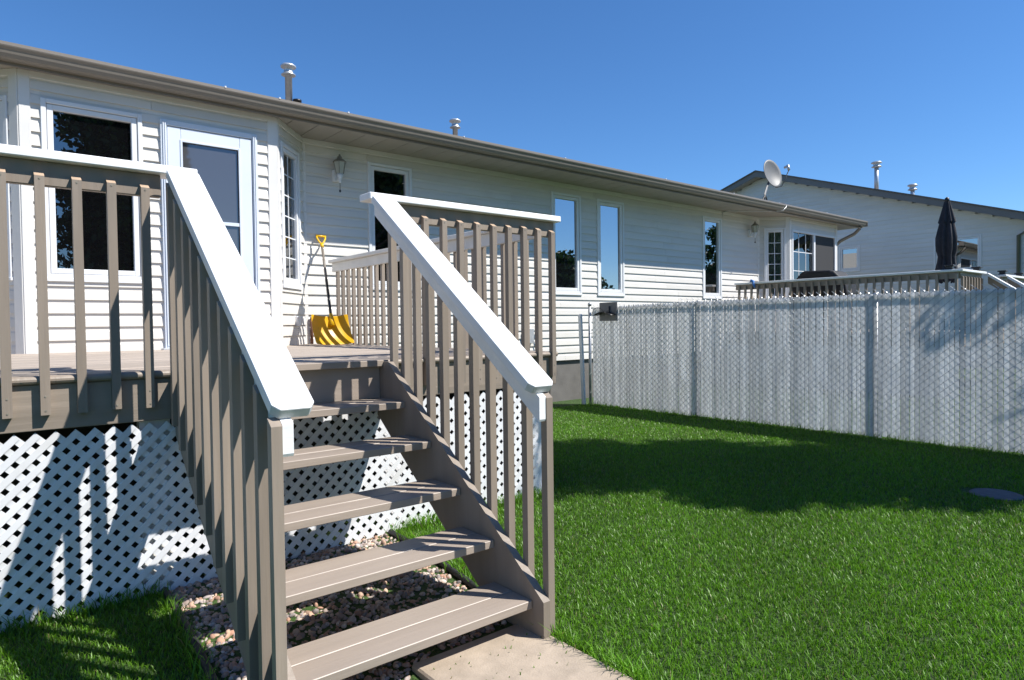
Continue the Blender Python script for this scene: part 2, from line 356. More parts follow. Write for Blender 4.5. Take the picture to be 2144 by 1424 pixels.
b = MB(); b.box(DX1-.03, DX1-.005, 3.75, 7.95, -1.5, -.458); b.build('skirt_or_shade_board', 'under_deck_shade', deck)  # dark board added to close the right side, deepening the shade inside
b = MB(); b.box(DX0+.04, DX1-.04, 4.6, 4.63, -1.5, -.26); b.build('skirt_or_shade_board', 'under_deck_shade', deck)  # dark sheet added behind the lattice so its holes read as deep shade
for x in (.70, 2.05, 3.30):
    b = MB(); b.box(x-.07, x+.07, 3.735, 3.80, -1.5, -.25); b.build('deck_post', 'cream_rail' if x < 1 else 'lattice_white', deck)
# lattice strips, two layers of diagonal laths clipped to the skirt rectangle
LP, LW = .0548, .0300
def clip(poly, a, b, c):   # keep a*x+b*z<=c
    out = []
    for i in range(len(poly)):
        p, q = poly[i], poly[(i+1) % len(poly)]; dp, dq = a*p[0]+b*p[1]-c, a*q[0]+b*q[1]-c
        if dp <= 0: out.append(p)
        if dp*dq < 0: t = dp/(dp-dq); out.append((p[0]+t*(q[0]-p[0]), p[1]+t*(q[1]-p[1])))
    return out
def lattice(par, x0, x1, z0, z1, y):
    h = z1-z0; st = LP*math.sqrt(2); n = int((x1-x0+h)/st)+3; hw = LW/math.sqrt(2); e = .05; off = (.01+h) % st
    for layer in (0, 1):
        for k in range(n):
            xt = (x0+k*st+.01) if layer == 0 else (x0-h+k*st+.01+h)     # where the lath meets the top edge
            sgn = 1 if layer == 0 else -1
            poly = [(xt-sgn*h-hw, z0), (xt-sgn*h+hw, z0), (xt+sgn*e+hw, z1+e), (xt+sgn*e-hw, z1+e)]
            poly = clip(clip(clip(poly, -1, 0, -x0), 1, 0, x1), sgn, 1, sgn*xt+z1+LW/math.sqrt(2))
            if len(poly) < 3: continue
            yy = y if layer == 0 else y+.0055
            b = MB(); b.prism([(px, yy, pz) for px, pz in poly], (0, .005, 0)); b.build('lattice_strip', 'lattice_white', par)
lattice(deck, -1.2, 3.27, -1.36, -.487, 3.702)
# balusters with bevelled heads
def baluster_mesh(x, y, w, d, zb, zt, face='y', bev=.022, m='taupe'):
    b = MB()
    if face == 'y':
        pr = [(y, zb), (y+d, zb), (y+d, zt), (y, zt-bev)]; b.prism([(x, p, q) for p, q in pr], (w, 0, 0))
    else:
        pr = [(x, zb), (x+w, zb), (x+w, zt-bev), (x, zt)]; b.prism([(p, y, q) for p, q in pr], (0, d, 0))
    return b
bal0 = baluster_mesh(.086, 3.651, .038, .038, -.385, .722).build('baluster', 'taupe', deck)
def heads(o):   # bare wood on the weathered cut top
    o.data.materials.append(MATS['bare_wood'])
    for p in o.data.polygons:
        if p.normal.z > .3: p.material_index = 1
heads(bal0)
BALS = []
for k in range(-15, 5):
    if k != 0: BALS.append(copy_at(bal0, dx=.1402*k+random.uniform(-.003, .003), dz=random.uniform(-.008, .006), parent=deck))
def screws(o, x, y):
    for z in (-.30, -.365, .688):
        b = MB(); b.tube([(x, y, z), (x, y-.0022, z)], .0045, 6); b.build('screw', 'lamp_metal', o)
screws(bal0, .105, 3.6512)
xr = 3.38
for k in range(0, 10):
    BALS.append(copy_at(bal0, dx=xr-.086-.1395*k+random.uniform(-.003, .003), dz=random.uniform(-.006, .006), parent=deck))
SC = [o for o in bal0.children]
for bo in BALS:
    for sc_ in SC: c = sc_.copy(); col.objects.link(c); c.parent = bo
def board(name, m, par, x0, x1, y0, y1, z0, z1, c=.004): b = MB(); b.box(x0, x1, y0, y1, z0, z1, c); return b.build(name, m, par)
board('rail_board', 'taupe', deck, DX0, .745, 3.6895, 3.7275, .664, .7765)
board('rail_board', 'taupe', deck, 2.012, 3.445, 3.6895, 3.7275, .664, .7765)
board('rail_cap', 'white_paint', deck, DX0, .908, 3.640, 3.782, .777, .820, .005)
board('rail_cap', 'white_paint', deck, 1.878, 3.475, 3.640, 3.782, .7772, .8205, .005)
# side railing of the deck
board('rail_cap', 'cream_rail', deck, 3.345, 3.485, 3.784, 7.60, .777, .818, .005)
board('rail_board', 'cream_rail', deck, 3.385, 3.42, 3.76, 7.58, .672, .7765)
sb = baluster_mesh(3.421, 3.86, .036, .038, -.385, .768, 'x', .0).build('baluster', 'taupe', deck)
for k in range(1, 27): copy_at(sb, dy=.1405*k+random.uniform(-.004, .004), parent=deck)

# ------------------------------------------------------------------ stairs
st = empty('stairs', 'taupe wooden stairs with open risers and white sloping handrails', 'stairs', 'stairs up to the decks')
XL, XR = .825, 1.93
TR = [(3.348, -.438), (3.070, -.633), (2.793, -.840), (2.515, -1.042), (2.237, -1.249)]
for i in range(2):
    y = 3.604+i*.0  # top landing nosing
board('tread_plank', 'taupe_tread', st, XL-.035, XR+.035, 3.604, 3.734, DZ-.037, DZ+.0012, .0028)
board('riser', 'taupe_tread', st, XL+.001, XR-.001, 3.650, 3.688, -.44, DZ-.038, .003)
for (y, z) in TR:
    board('tread_plank', 'taupe_tread', st, XL+.002, XR-.002, y, y+.139, z-.038, z, .0028)
    board('tread_plank', 'taupe_tread', st, XL+.002, XR-.002, y+.143, y+.283, z-.038, z+.0015, .0028)
SL = .738
def strz(y): return -1.238+SL*(y-2.162)
for x0, x1 in ((.786, XL), (XR, 1.969)):
    b = MB(); yt = 2.162+(DZ-.008+1.238)/SL
    b.prism([(x0, 2.162, -1.42), (x0, 2.162, -1.238), (x0, yt, DZ-.008), (x0, 3.689, DZ-.008), (x0, 3.689, -.545), (x0, 2.50, -1.42)], (x1-x0, 0, 0)); b.build('stringer', 'taupe', st)
def capz(y): return -.264+SL*(y-2.18)
for x0, x1, xs0, xs1, xb in ((.757, .906, .7865, .8245, .748), (1.880, 2.030, 1.9315, 1.9695, 1.9705)):
    # cap with clipped corners at the lower end
    b = MB(); y0, y1 = 2.170, 3.612; c = .022; dirv = Vector((0, 1, SL)).normalized(); nrm = Vector((0, -SL, 1)).normalized()
    top = [(x0+c, y0), (x1-c, y0), (x1, y0+c), (x1, y1), (x0, y1), (x0, y0+c)]
    P = [Vector((x, y, capz(y))) for x, y in top]
    b.prism([p-.043*nrm for p in P], .043*nrm)
    o = b.build('handrail', 'white_paint', st); o.data.materials.append(MATS['end_grain'])
    for p in o.data.polygons:
        if p.normal.y < -.5 and abs(p.normal.z) < .75 or (abs(p.normal.x) > .3 and p.normal.y < -.3): p.material_index = 1
    bv = o.modifiers.new('bevel', 'BEVEL'); bv.width = .005; bv.segments = 2; bv.limit_method = 'ANGLE'
    # rail beneath the cap with a plumb-cut end
    b = MB(); ya, yb_ = 2.176, 3.688; zo = -.055
    b.prism([(xs0, ya, capz(ya)+zo), (xs0, yb_, capz(yb_)+zo), (xs0, yb_, capz(yb_)+zo-.105), (xs0, ya+.005, capz(ya)+zo-.11), (xs0, ya, capz(ya)+zo-.10)], (xs1-xs0, 0, 0)); o = b.build('rail_board', 'white_paint', st)
    for k in range(11):
        y = 2.172+.1385*k
        zb = max(strz(y)-.27, -1.395); zt = capz(y)-.057 if xb < 1 else capz(y)-.058
        b = MB(); b.prism([(xb, y, zb), (xb, y+.038, zb), (xb, y+.038, zt+.028), (xb, y, zt)], (.0375, 0, 0)); b.build('baluster', 'taupe', st)

# ------------------------------------------------------------------ wall helpers (u along, z up, o outward)
class Frame:
    def __init__(s, p0, p1):
        s.O = Vector((p0[0], p0[1], 0)); d = Vector((p1[0]-p0[0], p1[1]-p0[1], 0)); s.len = d.length; s.u = d.normalized(); s.n = Vector((s.u.y, -s.u.x, 0))
    def pt(s, u, z, o): return s.O+s.u*u+s.n*o+Vector((0, 0, z))
    def box(s, b, u0, u1, z0, z1, o0, o1, c=0):
        return b.obox(s.pt((u0+u1)/2, (z0+z1)/2, (o0+o1)/2), s.u*(u1-u0)/2, Vector((0, 0, (z1-z0)/2)), s.n*(o1-o0)/2, c)
    def part(s, name, m, par, *a, c=0): b = MB(); s.box(b, *a, c); return b.build(name, m, par)
CH = .127
PROF = [(0, .0185), (.076, .0105), (.092, .0035), (.127, .0022)]
def pf(h):
    for (a, oa), (b, ob) in zip(PROF, PROF[1:]):
        if h <= b: return oa+(ob-oa)*(h-a)/(b-a)
    return PROF[-1][1]
def course(fr, par, u0, u1, zc, h0=0, h1=CH, m='siding', rake=None):
    if u1-u0 < .01 or h1-h0 < .012: return
    if u1-u0 > 1.9 and h0 == 0:      # lengths of vinyl overlap at staggered joints
        um = u0+(u1-u0)*random.uniform(.3, .7)
        course(fr, par, u0, um-.0015, zc, h0, h1, m); course(fr, par, um+.0015, u1, zc+random.uniform(-.001, .001), h0, h1, m); return
    hs = [h0]+[h for h, _ in PROF if h0 < h < h1]+[h1]; b = MB(); P = []
    pr = [(zc+h0, .0008)]+[(zc+h, pf(h)) for h in hs]+[(zc+h1, .0008)]
    b.prism([fr.pt(u0, z, o) for z, o in pr], fr.u*(u1-u0)); b.build('siding_board', m, par)
def siding(fr, par, z0, z1, holes=(), u0=0, u1=None, m='siding', top=None):
    u1 = fr.len if u1 is None else u1; zc = z0
    while zc < z1-.01:
        hh = min(CH, z1-zc); cuts = [(a, b, c, d) for a, b, c, d in holes if c < zc+hh-.002 and d > zc+.002]
        if top:                      # gable: shorten the course under the rake
            a0, a1 = top(zc+.02)
            if a1-a0 < .1: break
        else: a0, a1 = u0, u1
        u = a0
        for (a, b, c, d) in sorted(cuts):
            course(fr, par, u, a, zc, 0, hh, m)
            if c > zc: course(fr, par, a, b, zc, 0, c-zc, m)
            if d < zc+hh: course(fr, par, a, b, zc, d-zc, hh, m)
            u = b
        course(fr, par, u, a1, zc, 0, hh, m); zc += CH
def ring(b, fr, u0, u1, z0, z1, wd, o0, o1, c=0, wb=None):
    wb = wb or wd
    fr.box(b, u0, u0+wd, z0, z1, o0, o1, c); fr.box(b, u1-wd, u1, z0, z1, o0, o1, c)
    fr.box(b, u0+wd, u1-wd, z1-wd, z1, o0, o1-.001, c); fr.box(b, u0+wd, u1-wd, z0, z0+wb, o0, o1-.001, c)
def window(fr, par, u0, u1, z0, z1, gl='glass', grid=None, back=None, name='window', mt='trim_white'):
    b = MB(); ring(b, fr, u0, u1, z0, z1, .042, .0, .030, .004); fr.box(b, u0-.006, u1+.006, z0-.028, z0+.004, 0, .036, .004)
    w_ = b.build(name, mt, par)
    b = MB(); ring(b, fr, u0+.047, u1-.047, z0+.047, z1-.047, .048, -.03, .018, .004); b.build('sash', mt, w_)
    b = MB(); fr.box(b, u0+.092, u1-.092, z0+.092, z1-.092, -.022, -.016); b.build('pane', gl, w_)
    if grid:
        nu, nz_ = grid; b = MB(); a0, a1, c0, c1 = u0+.095, u1-.095, z0+.095, z1-.095
        for i in range(1, nu): u = a0+(a1-a0)*i/nu; fr.box(b, u-.007, u+.007, c0, c1, -.0158, -.010)
        for i in range(1, nz_): z = c0+(c1-c0)*i/nz_; fr.box(b, a0, a1, z-.007, z+.007, -.0155, -.0105)
        b.build('muntin', mt, w_)
    if back:
        b = MB(); a0, a1 = u0+.06, u1-.06; n = 26; zt, zb_ = z1-.06, z0+.06
        if back == 'blind':
            for i in range(int((zt-zb_)/.035)): z = zb_+i*.035; fr.box(b, a0, a1, z, z+.024, -.075, -.070)
            b.build('blind', 'blind', w_)
        else:
            P = [fr.pt(a0+(a1-a0)*i/n, zb_, -.09+.022*math.sin(i*1.9)) for i in range(n+1)]; Q = [p+Vector((0, 0, zt-zb_)) for p in P]
            b.poly(P+Q, [(i, i+1, n+2+i, n+1+i) for i in range(n)]); b.build('curtain', 'curtain', w_)
        b = MB(); fr.box(b, u0+.05, u1-.05, z0+.05, z1-.05, -.34, -.33); b.build('room_back', 'interior', w_)
    return w_

# ------------------------------------------------------------------ our house
house = empty('house', 'long white vinyl sided bungalow with brown gutter and two bay fronts', 'house')
ZB, ZT = -.60, 2.352
A = Frame((.36, 7.4), (2.67, 7.4)); B = Frame((2.67, 7.4), (3.21, 8.0)); Cc = Frame((-.2, 8.0), (.36, 7.4)); D = Frame((3.21, 8.0), (13.76, 8.0))
E_ = Frame((13.76, 8.0), (14.24, 7.52)); F_ = Frame((14.24, 7.52), (16.54, 7.52)); G = Frame((16.54, 7.52), (17.02, 8.0)); L0 = Frame((-7, 8.0), (-.2, 8.0))
def core(poly, z0, z1, m, name='wall'):
    b = MB(); b.prism([(x, y, z0) for x, y in poly], (0, 0, z1-z0)); return b.build(name, m, house)
# wall shell set 0.35 m back where windows need a room behind
def shell(fr, holes, z0, z1, m='siding'):
    b = MB(); us = [0, fr.len]; zs = [z0, z1]
    for a, bb, c, d in holes: us += [a+.05, bb-.05]; zs += [c+.05, d-.05]
    us, zs = sorted(set(us)), sorted(set(zs))
    for i in range(len(us)-1):
        for j in range(len(zs)-1):
            um, zm = (us[i]+us[i+1])/2, (zs[j]+zs[j+1])/2
            if any(a+.05 <= um <= bb-.05 and c+.05 <= zm <= d-.05 for a, bb, c, d in holes): continue
            q = [fr.pt(us[i], zs[j], 0), fr.pt(us[i+1], zs[j], 0), fr.pt(us[i+1], zs[j+1], 0), fr.pt(us[i], zs[j+1], 0)]
            b.poly(q, [(0, 1, 2, 3)])
    b.build('wall', m, house)
winA = (.155, .977, .484, 2.130); dorA = (1.134, 2.091, -.199, 2.120); winB = (.075, .640, .486, 2.120); winC = (.20, .72, .486, 2.120)
wd = lambda x0, x1: (x0-3.21, x1-3.21, .520, 2.192)
hD = [wd(4.09, 4.762), wd(7.394, 8.084), wd(8.484, 9.187), wd(11.609, 12.287)]
winE = (.13, .60, .486, 2.110); dorF = (.08, 2.20, -.199, 2.075)
for fr, h, zb in ((A, [winA, dorA], -.205), (B, [winB], -.205), (Cc, [winC], -.205), (D, hD, ZB), (E_, [winE], -.205), (F_, [dorF], -.205), (G, [], ZB), (L0, [], ZB)):
    shell(fr, h, ZB, 2.45); siding(fr, house, ZB, ZT-.055, h)
    b = MB(); fr.box(b, .0, fr.len, ZT-.056, ZT+.006, .0, .020, .003); b.build('frieze_trim', 'trim', house)
core([(-7, 8.03), (17.0, 8.03), (17.0, 14), (-7, 14)], -1.6, ZB-.002, 'concrete', 'foundation')
core([(.40, 7.44), (2.65, 7.44), (3.19, 8.03), (-.17, 8.03)], -1.6, ZB-.002, 'concrete', 'foundation')
core([(-7, 8.36), (17.0, 8.36), (17.0, 14), (-7, 14)], ZB, 2.44, 'interior', 'inner_wall')
b = MB(); b.poly([(17.02, 8, ZB), (17.02, 14, ZB), (17.02, 14, 2.45), (17.02, 8, 2.45)], [(0, 1, 2, 3)]); b.build('wall', 'siding', house)
# corner trims
def ctrim(fr, u0, u1, o1=.022, z0=ZB-.01, z1=ZT-.0, m='trim'): fr.part('corner_trim', m, house, u0, u1, z0, z1, .0, o1, c=.004)
ctrim(A, -.006, .082); ctrim(Cc, Cc.len-.088, Cc.len+.004, .0215); ctrim(A, A.len-.10, A.len+.006); ctrim(B, -.004, .045, .0215)
ctrim(B, B.len-.035, B.len-.004, .016); ctrim(D, .004, .035, .0165); ctrim(E_, .0, .035, .016); ctrim(D, D.len-.035, D.len-.002, .0165)
ctrim(E_, E_.len-.085, E_.len+.004, .0215); ctrim(F_, -.006, .07); ctrim(F_, F_.len-.08, F_.len+.006); ctrim(G, -.004, .06, .0215)
window(A, house, *winA, gl='glass_dark'); window(B, house, *winB, gl='glass_clear', grid=(2, 6), back='blind'); window(Cc, house, *winC, gl='glass_clear', grid=(2, 6), back='blind')
for i, h in enumerate(hD): window(D, house, *h, gl='glass_dark' if i == 0 else 'glass')
window(E_, house, *winE, gl='glass_clear', grid=(2, 6), back='curtain')
# storm door
def door():
    u0, u1, z0, z1 = dorA
    b = MB(); ring(b, A, u0, u1, z0, z1, .058, 0, .040, .004, .02); d = b.build('door', 'door_white', house)
    b = MB(); ring(b, A, u0+.020, u0+.050, z0+.03, z1-.02, .012, .041, .052, .002); ring(b, A, u1-.050, u1-.020, z0+.03, z1-.02, .012, .041, .052, .002); b.build('hinge_rail', 'door_white', d)
    a0, a1, c0, c1 = u0+.063, u1-.063, z0+.025, z1-.063
    b = MB(); ring(b, A, a0, a1, c0, c1, .125, .0, .030, .005, .16); b.build('door_leaf', 'door_white', d)
    g0, g1, e0, e1 = a0+.13, a1-.13, c0+.165, c1-.13
    b = MB(); ring(b, A, g0-.012, g1+.012, e0-.012, e1+.012, .022, .028, .038, .003); A.box(b, g0, g1, 1.10, 1.135, .005, .030); b.build('glazing_bead', 'door_white', d)
    b = MB(); A.box(b, g0, g1, e0, e1, .006, .010); b.build('pane', 'glass_screen', d)
    b = MB(); A.box(b, a0+.02, a0+.045, .82, .98, .031, .07, .004); b.build('handle', 'black_metal', d)
    b = MB(); A.box(b, u0-.03, u1+.03, z0-.02, z0+.012, 0, .09, .004); b.build('sill', 'galv_light', d)
door()
def slider():
    u0, u1, z0, z1 = dorF; um = (u0+u1)/2
    b = MB(); ring(b, F_, u0, u1, z0, z1, .05, 0, .035, .004); F_.box(b, um-.045, um+.03, z0+.05, z1-.05, -.01, .03, .004); d = b.build('sliding_door', 'trim_white', house)
    b = MB(); F_.box(b, u0+.05, um-.04, z0+.05, z1-.05, -.02, -.015); b.build('pane', 'glass_clear', d)
    b = MB(); F_.box(b, um+.03, u1-.05, z0+.05, z1-.05, -.004, .002); b.build('insect_screen', 'screen', d)
    b = MB()
    for k in (1, 2): u = u0+.05+(um-.09-u0)*k/3; F_.box(b, u-.008, u+.008, z0+.05, z1-.05, -.0145, -.008)
    for k in range(1, 5): z = z0+.05+(z1-z0-.1)*k/5; F_.box(b, u0+.05, um-.04, z-.008, z+.008, -.0143, -.009)
    b.build('muntin', 'trim_white', d)
    n = 40; a0, a1 = u0+.03, um; P = [F_.pt(a0+(a1-a0)*i/n, z0, -.12+.03*math.sin(i*1.6)) for i in range(n+1)]; b = MB(); b.poly(P+[p+Vector((0, 0, z1-z0)) for p in P], [(i, i+1, n+2+i, n+1+i) for i in range(n)]); b.build('curtain', 'curtain', d)
    F_.part('room_back', 'interior', d, u0, u1, z0, z1, -.5, -.48)
slider()
# eaves: soffit panels, fascia, gutter, roof
x = -6.9
while x < 17.2:
    b = MB(); b.box(x+.005, x+.300, 7.276, 8.02, 2.358, 2.372)
    for k in range(3):
        pass
    b.build('soffit_panel', 'soffit', house); x += .305
b = MB(); b.box(-7, 17.36, 7.25, 7.275, 2.325, 2.475); b.build('fascia', 'fascia', house)
gp = [(7.248, 2.352), (7.190, 2.352), (7.168, 2.366), (7.150, 2.395), (7.140, 2.425), (7.124, 2.445), (7.120, 2.455), (7.120, 2.482), (7.135, 2.486), (7.138, 2.478), (7.130, 2.474), (7.132, 2.458), (7.150, 2.440), (7.162, 2.40), (7.195, 2.362), (7.248, 2.362)]
b = MB(); b.prism([(-7, y, z) for y, z in gp], (24.37, 0, 0)); b.build('gutter', 'gutter', house)
b = MB(); b.box(17.368, 17.376, 7.122, 7.248, 2.353, 2.484); b.build('gutter_end', 'gutter', house)
for xx in (2.06, 2.62, 3.42, 5.05, 6.9, 9.3, 11.4, 13.1, 15.2):
    b = MB(); b.box(xx-.009, xx+.009, 7.114, 7.140, 2.474, 2.493, .003); b.build('gutter_clip', 'trim_white', house)
b = MB(); zr = lambda y: 2.478+(y-7.17)*.33
b.prism([(-7, 7.17, 2.478), (-7, 13, zr(13)), (-7, 13, zr(13)-.03), (-7, 7.17, 2.450)], (24.35, 0, 0)); b.build('roof', 'shingle', house)
for i in range(16):
    yy = 7.165+i*.13; b = MB(); b.prism([(15.6, yy, zr(yy)+.001), (15.6, yy+.15, zr(yy+.15)+.001), (15.6, yy+.15, zr(yy+.15)+.012), (15.6, yy, zr(yy)+.016)], (1.76, 0, 0)); b.build('shingle_course', 'shingle', house)
# downspout elbow at the right end
b = MB(); b.tube([(17.05, 7.18, 2.36), (17.05, 7.18, 2.28), (17.03, 7.30, 2.16), (17.0, 7.62, 2.02), (16.98, 7.75, 1.9)], .04, 8); b.build('downspout', 'gutter', house, True)
# roof vents
def vent(x, y, z0, z1, s):
    b = MB(); b.lathe((x, y, 0), [(.001, z0), (.048*s, z0), (.048*s, z1-.15*s), (.05*s, z1-.15*s)], 16); v = b.build('roof_vent', 'galv_light', house, True)
    b = MB(); b.lathe((x, y, z1), [(.05*s, -.17*s), (.098*s, -.155*s), (.098*s, -.145*s), (.062*s, -.12*s), (.062*s, -.06*s), (.104*s, -.045*s), (.106*s, -.025*s), (.085*s, -.008*s), (.02*s, 0)], 18); b.build('vent_cap', 'galv_light', v, True)
vent(3.515, 9.2, 3.05, 3.71, 1.0); vent(6.346, 9.2, 3.05, 3.47, .92)
b = MB(); b.lathe((3.615, 9.15, 3.05), [(.05, 0), (.05, .14), (.06, .14), (.06, .17), (.01, .17)], 14); b.build('roof_vent', 'black_metal', house, True)
# small fittings on the walls
B.part('outlet_cover', 'trim_white', house, .44, .53, .02, .14, .0, .045, c=.006)
D.part('utility_box', 'galv_light', house, 3.55, 3.72, -.30, -.06, .0, .09, c=.006)
b = MB(); b.tube([(7.05, 7.985, -.08), (7.05, 7.93, -.08), (7.05, 7.91, -.11), (7.06, 7.90, -.30)], .012, 8); b.build('hose_tap', 'black_metal', house, True)
b = MB(); b.tube([(3.27, 7.955, DZ), (3.27, 7.955, .13)], .02, 8); b.build('pipe', 'rust', house, True)

# ------------------------------------------------------------------ wall lanterns
def lantern(x, y, z, label):
    t = empty('wall_lantern', label, 'lantern', 'wall lanterns beside the bays')
    b = MB(); b.box(x-.05, x+.05, y+.03, y+.10, z-.17, z-.02, .01); b.build('back_plate', 'trim_white', t)
    b = MB(); b.tube([(x, y+.05, z-.14), (x, y+.0, z-.15), (x, y-.04, z-.11), (x, y-.04, z-.08)], .012, 8); b.build('arm', 'trim_white', t, True)
    c = (x, y-.04, z)
    b = MB(); b.lathe(c, [(.042, -.085), (.05, -.08), (.076, .055), (.078, .06)], 6); b.build('lamp_glass', 'lamp_glass', t)
    b = MB(); b.lathe(c, [(.086, .058), (.084, .068), (.05, .10), (.03, .108), (.028, .13), (.012, .14), (.014, .155), (.003, .165)], 12); b.build('lamp_roof', 'lamp_metal', t)
    for k in range(6):
        a = 2*math.pi*k/6; b = MB(); b.tube([(c[0]+.05*math.cos(a), c[1]+.05*math.sin(a), z-.08), (c[0]+.077*math.cos(a), c[1]+.077*math.sin(a), z+.058)], .005, 4); b.build('glazing_bar', 'lamp_metal', t)
    b = MB(); b.lathe(c, [(.01, -.20), (.018, -.19), (.018, -.16), (.03, -.13), (.044, -.088)], 10); b.build('finial', 'trim_white', t, True)
    b = MB(); b.tube([(x, y-.04, z-.20), (x, y-.04, z-.28)], .004, 5); b.lathe((x, y-.04, z-.31), [(.002, -.01), (.013, 0), (.013, .02), (.003, .03)], 8); b.build('pull_chain', 'black_metal', t)
lantern(3.64, 7.90, 2.03, 'small white coach lantern on the wall above the yellow snow shovel')
lantern(13.40, 7.90, 2.06, 'small coach lantern on the wall beside the far curtained bay')

# ------------------------------------------------------------------ snow shovel
sh = empty('snow_shovel', 'yellow plastic snow shovel leaning on the wall on the deck', 'shovel')
def shovel():
    nu, nv = 17, 9; P = []; b = MB()
    ctr = Vector((3.19, 7.10, -.200)); tilt = Vector((.0, .16, .33)); n = tilt.cross(Vector((1, 0, 0))).normalized()*-1
    if n.y > 0: n = -n
    for j in range(nv):
        v = j/(nv-1)
        for i in range(nu):
            u = i/(nu-1)*2-1
            dep = .055*(1-v)*v*-2.2+.040*(abs(u)**2.2)-.0025*math.cos(u*8)*v*(1-abs(u)*.4)
            taper = 1-.04*v
            P.append(ctr+Vector((u*.232*taper, 0, 0))+tilt*v+n*dep+Vector((0, 0, .012*abs(u)**3*(1 if v > .9 else 0))))
    f = [(j*nu+i, j*nu+i+1, (j+1)*nu+i+1, (j+1)*nu+i) for j in range(nv-1) for i in range(nu-1)]
    b.poly(P, f); o = b.build('blade', 'yellow', sh, True); s_ = o.modifiers.new('solid', 'SOLIDIFY'); s_.thickness = .006; ss = o.modifiers.new('sub', 'SUBSURF'); ss.levels = 1; ss.render_levels = 2
    a = Vector((3.205, 7.20, .02)); t = Vector((3.385, 7.86, 1.02)); d = (t-a).normalized()
    b = MB(); b.tube([a, a+d*.16], [.030, .022], 10); b.build('socket', 'yellow', sh, True)
    L_ = (t-a).length
    b = MB(); b.tube([a+d*.14, a+d*L_*.55], .0165, 12); b.build('shaft', 'black_metal', sh, True)
    b = MB(); b.tube([a+d*L_*.55, t], .0155, 12); b.build('shaft', 'shaft_grey', sh, True)
    s1 = Vector((1, 0, 0)); b = MB(); b.tube([t-d*.03, t+d*.03], .021, 10)
    b.tube([t+d*.02, t+d*.06-s1*.03, t+d*.12-s1*.055, t+d*.155-s1*.055], .011, 8); b.tube([t+d*.02, t+d*.06+s1*.03, t+d*.12+s1*.055, t+d*.155+s1*.055], .011, 8)
    b.tube([t+d*.155-s1*.064, t+d*.155+s1*.064], .016, 10); b.build('grip', 'grip_yellow', sh, True)
shovel()

# ------------------------------------------------------------------ fence with privacy slats
fence = empty('chain_link_fence', 'chain link fence filled with pale grey privacy slats along the lawn', 'fence')
FX = 7.60; FY1 = 7.27; FY0 = .55; SP = .0452
ftop = lambda y: .262+.03*min(max((7.2-y)/1.6, 0), 1)
n = int((FY1-FY0)/SP); slats = []
s0 = None
for k in range(n):
    y = FY1-.03-k*SP
    wv = random.uniform(.0355, .0395); zt = ftop(y)+random.uniform(-.005, .005); zb = -1.27+random.uniform(-.01, .012)
    b = MB(); dx = random.uniform(-.003, .003); tl = random.uniform(-.0035, .0035)
    P = []
    for (z, o) in ((zb, 0), (zt-.012, tl), (zt, tl)):
        ww = wv/2 if z < zt-.001 else wv/2-.009
        for (px, py) in ((-.0035, -ww), (.0, -ww-.0015), (.0035, -ww), (.0035, ww), (.0, ww+.0015), (-.0035, ww)): P.append((FX+px+dx, y+py+o, z))
    F = [tuple(range(6)), tuple(range(17, 11, -1))]+[(r*6+i, r*6+6+i, r*6+6+(i+1) % 6, r*6+(i+1) % 6) for r in (0, 1) for i in range(6)]
    b.poly(P, F); b.build('privacy_slat', 'slat', fence)
# woven wire: rising strands in front of each slat, falling strands behind
V = []; Fq = []
def strand(p, q, r=.0025):
    p, q = np.array(p), np.array(q); d = q-p; d /= np.linalg.norm(d); a = np.cross(d, [1, 0, 0]); a /= np.linalg.norm(a); b_ = np.cross(d, a); base = len(V)
    for c in (p, q):
        for k in range(4): V.append(c+r*(math.cos(k*math.pi/2)*a+math.sin(k*math.pi/2)*b_))
    for k in range(4): Fq.append((base+k, base+(k+1) % 4, base+4+(k+1) % 4, base+4+k))
ZPn = .078
for k in range(n):
    yl = FY1-.03-k*SP+SP/2; yr = yl-SP
    z = -1.26+(.5*ZPn if k % 2 else 0)
    while z < ftop(yl)-.03:
        strand((FX-.0062, yl+.001, z), (FX-.0062, yr-.001, z+ZPn*.5)); strand((FX+.0062, yr, z+ZPn*.5), (FX+.0062, yl, z+ZPn))
        strand((FX-.0065, yr, z+ZPn*.5-.004), (FX+.0065, yr, z+ZPn*.5+.004), .0036)
        z += ZPn
b = MB(); b.v = [tuple(p) for p in V]; b.f = Fq; tag(b.build('wire_mesh', 'galv_light', fence), kind='stuff')
for y in (7.33, 5.33, 3.05, .9):
    b = MB(); xx = FX+.035 if y < 7 else FX-.0
    b.tube([(xx, y, -1.6), (xx, y, .27 if y < 7 else .31)], .027 if y < 7 else .024, 12); b.lathe((xx, y, .27 if y < 7 else .31), [(.03, -.02), (.031, .01), (.02, .03), (.002, .036)], 12); b.build('fence_post', 'galv', fence, True)
b = MB(); b.tube([(FX+.035, FY1, .235), (FX+.035, FY0, .262)], .018, 8); b.build('top_rail', 'galv', fence, True)
for z in (.15, -.15, -.47, -.8, -1.1): b = MB(); b.tube([(FX-.03, 7.33, z), (FX-.01, 7.30, z), (FX+.0, 7.25, z+.01)], .004, 5); b.build('tie_band', 'galv', fence)
# white plastic channel tied to the end post
p = MB(); p.box(FX-.062, FX-.022, 7.40, 7.475, -1.30, .16, .01); p.v = [(x-(z+1.3)*.03, y+(z+1.3)*.015, z) for x, y, z in p.v]; po = p.build('plastic_channel', 'trim_white'); tag(po, 'white plastic channel leaning on the fence end post', 'plastic channel')
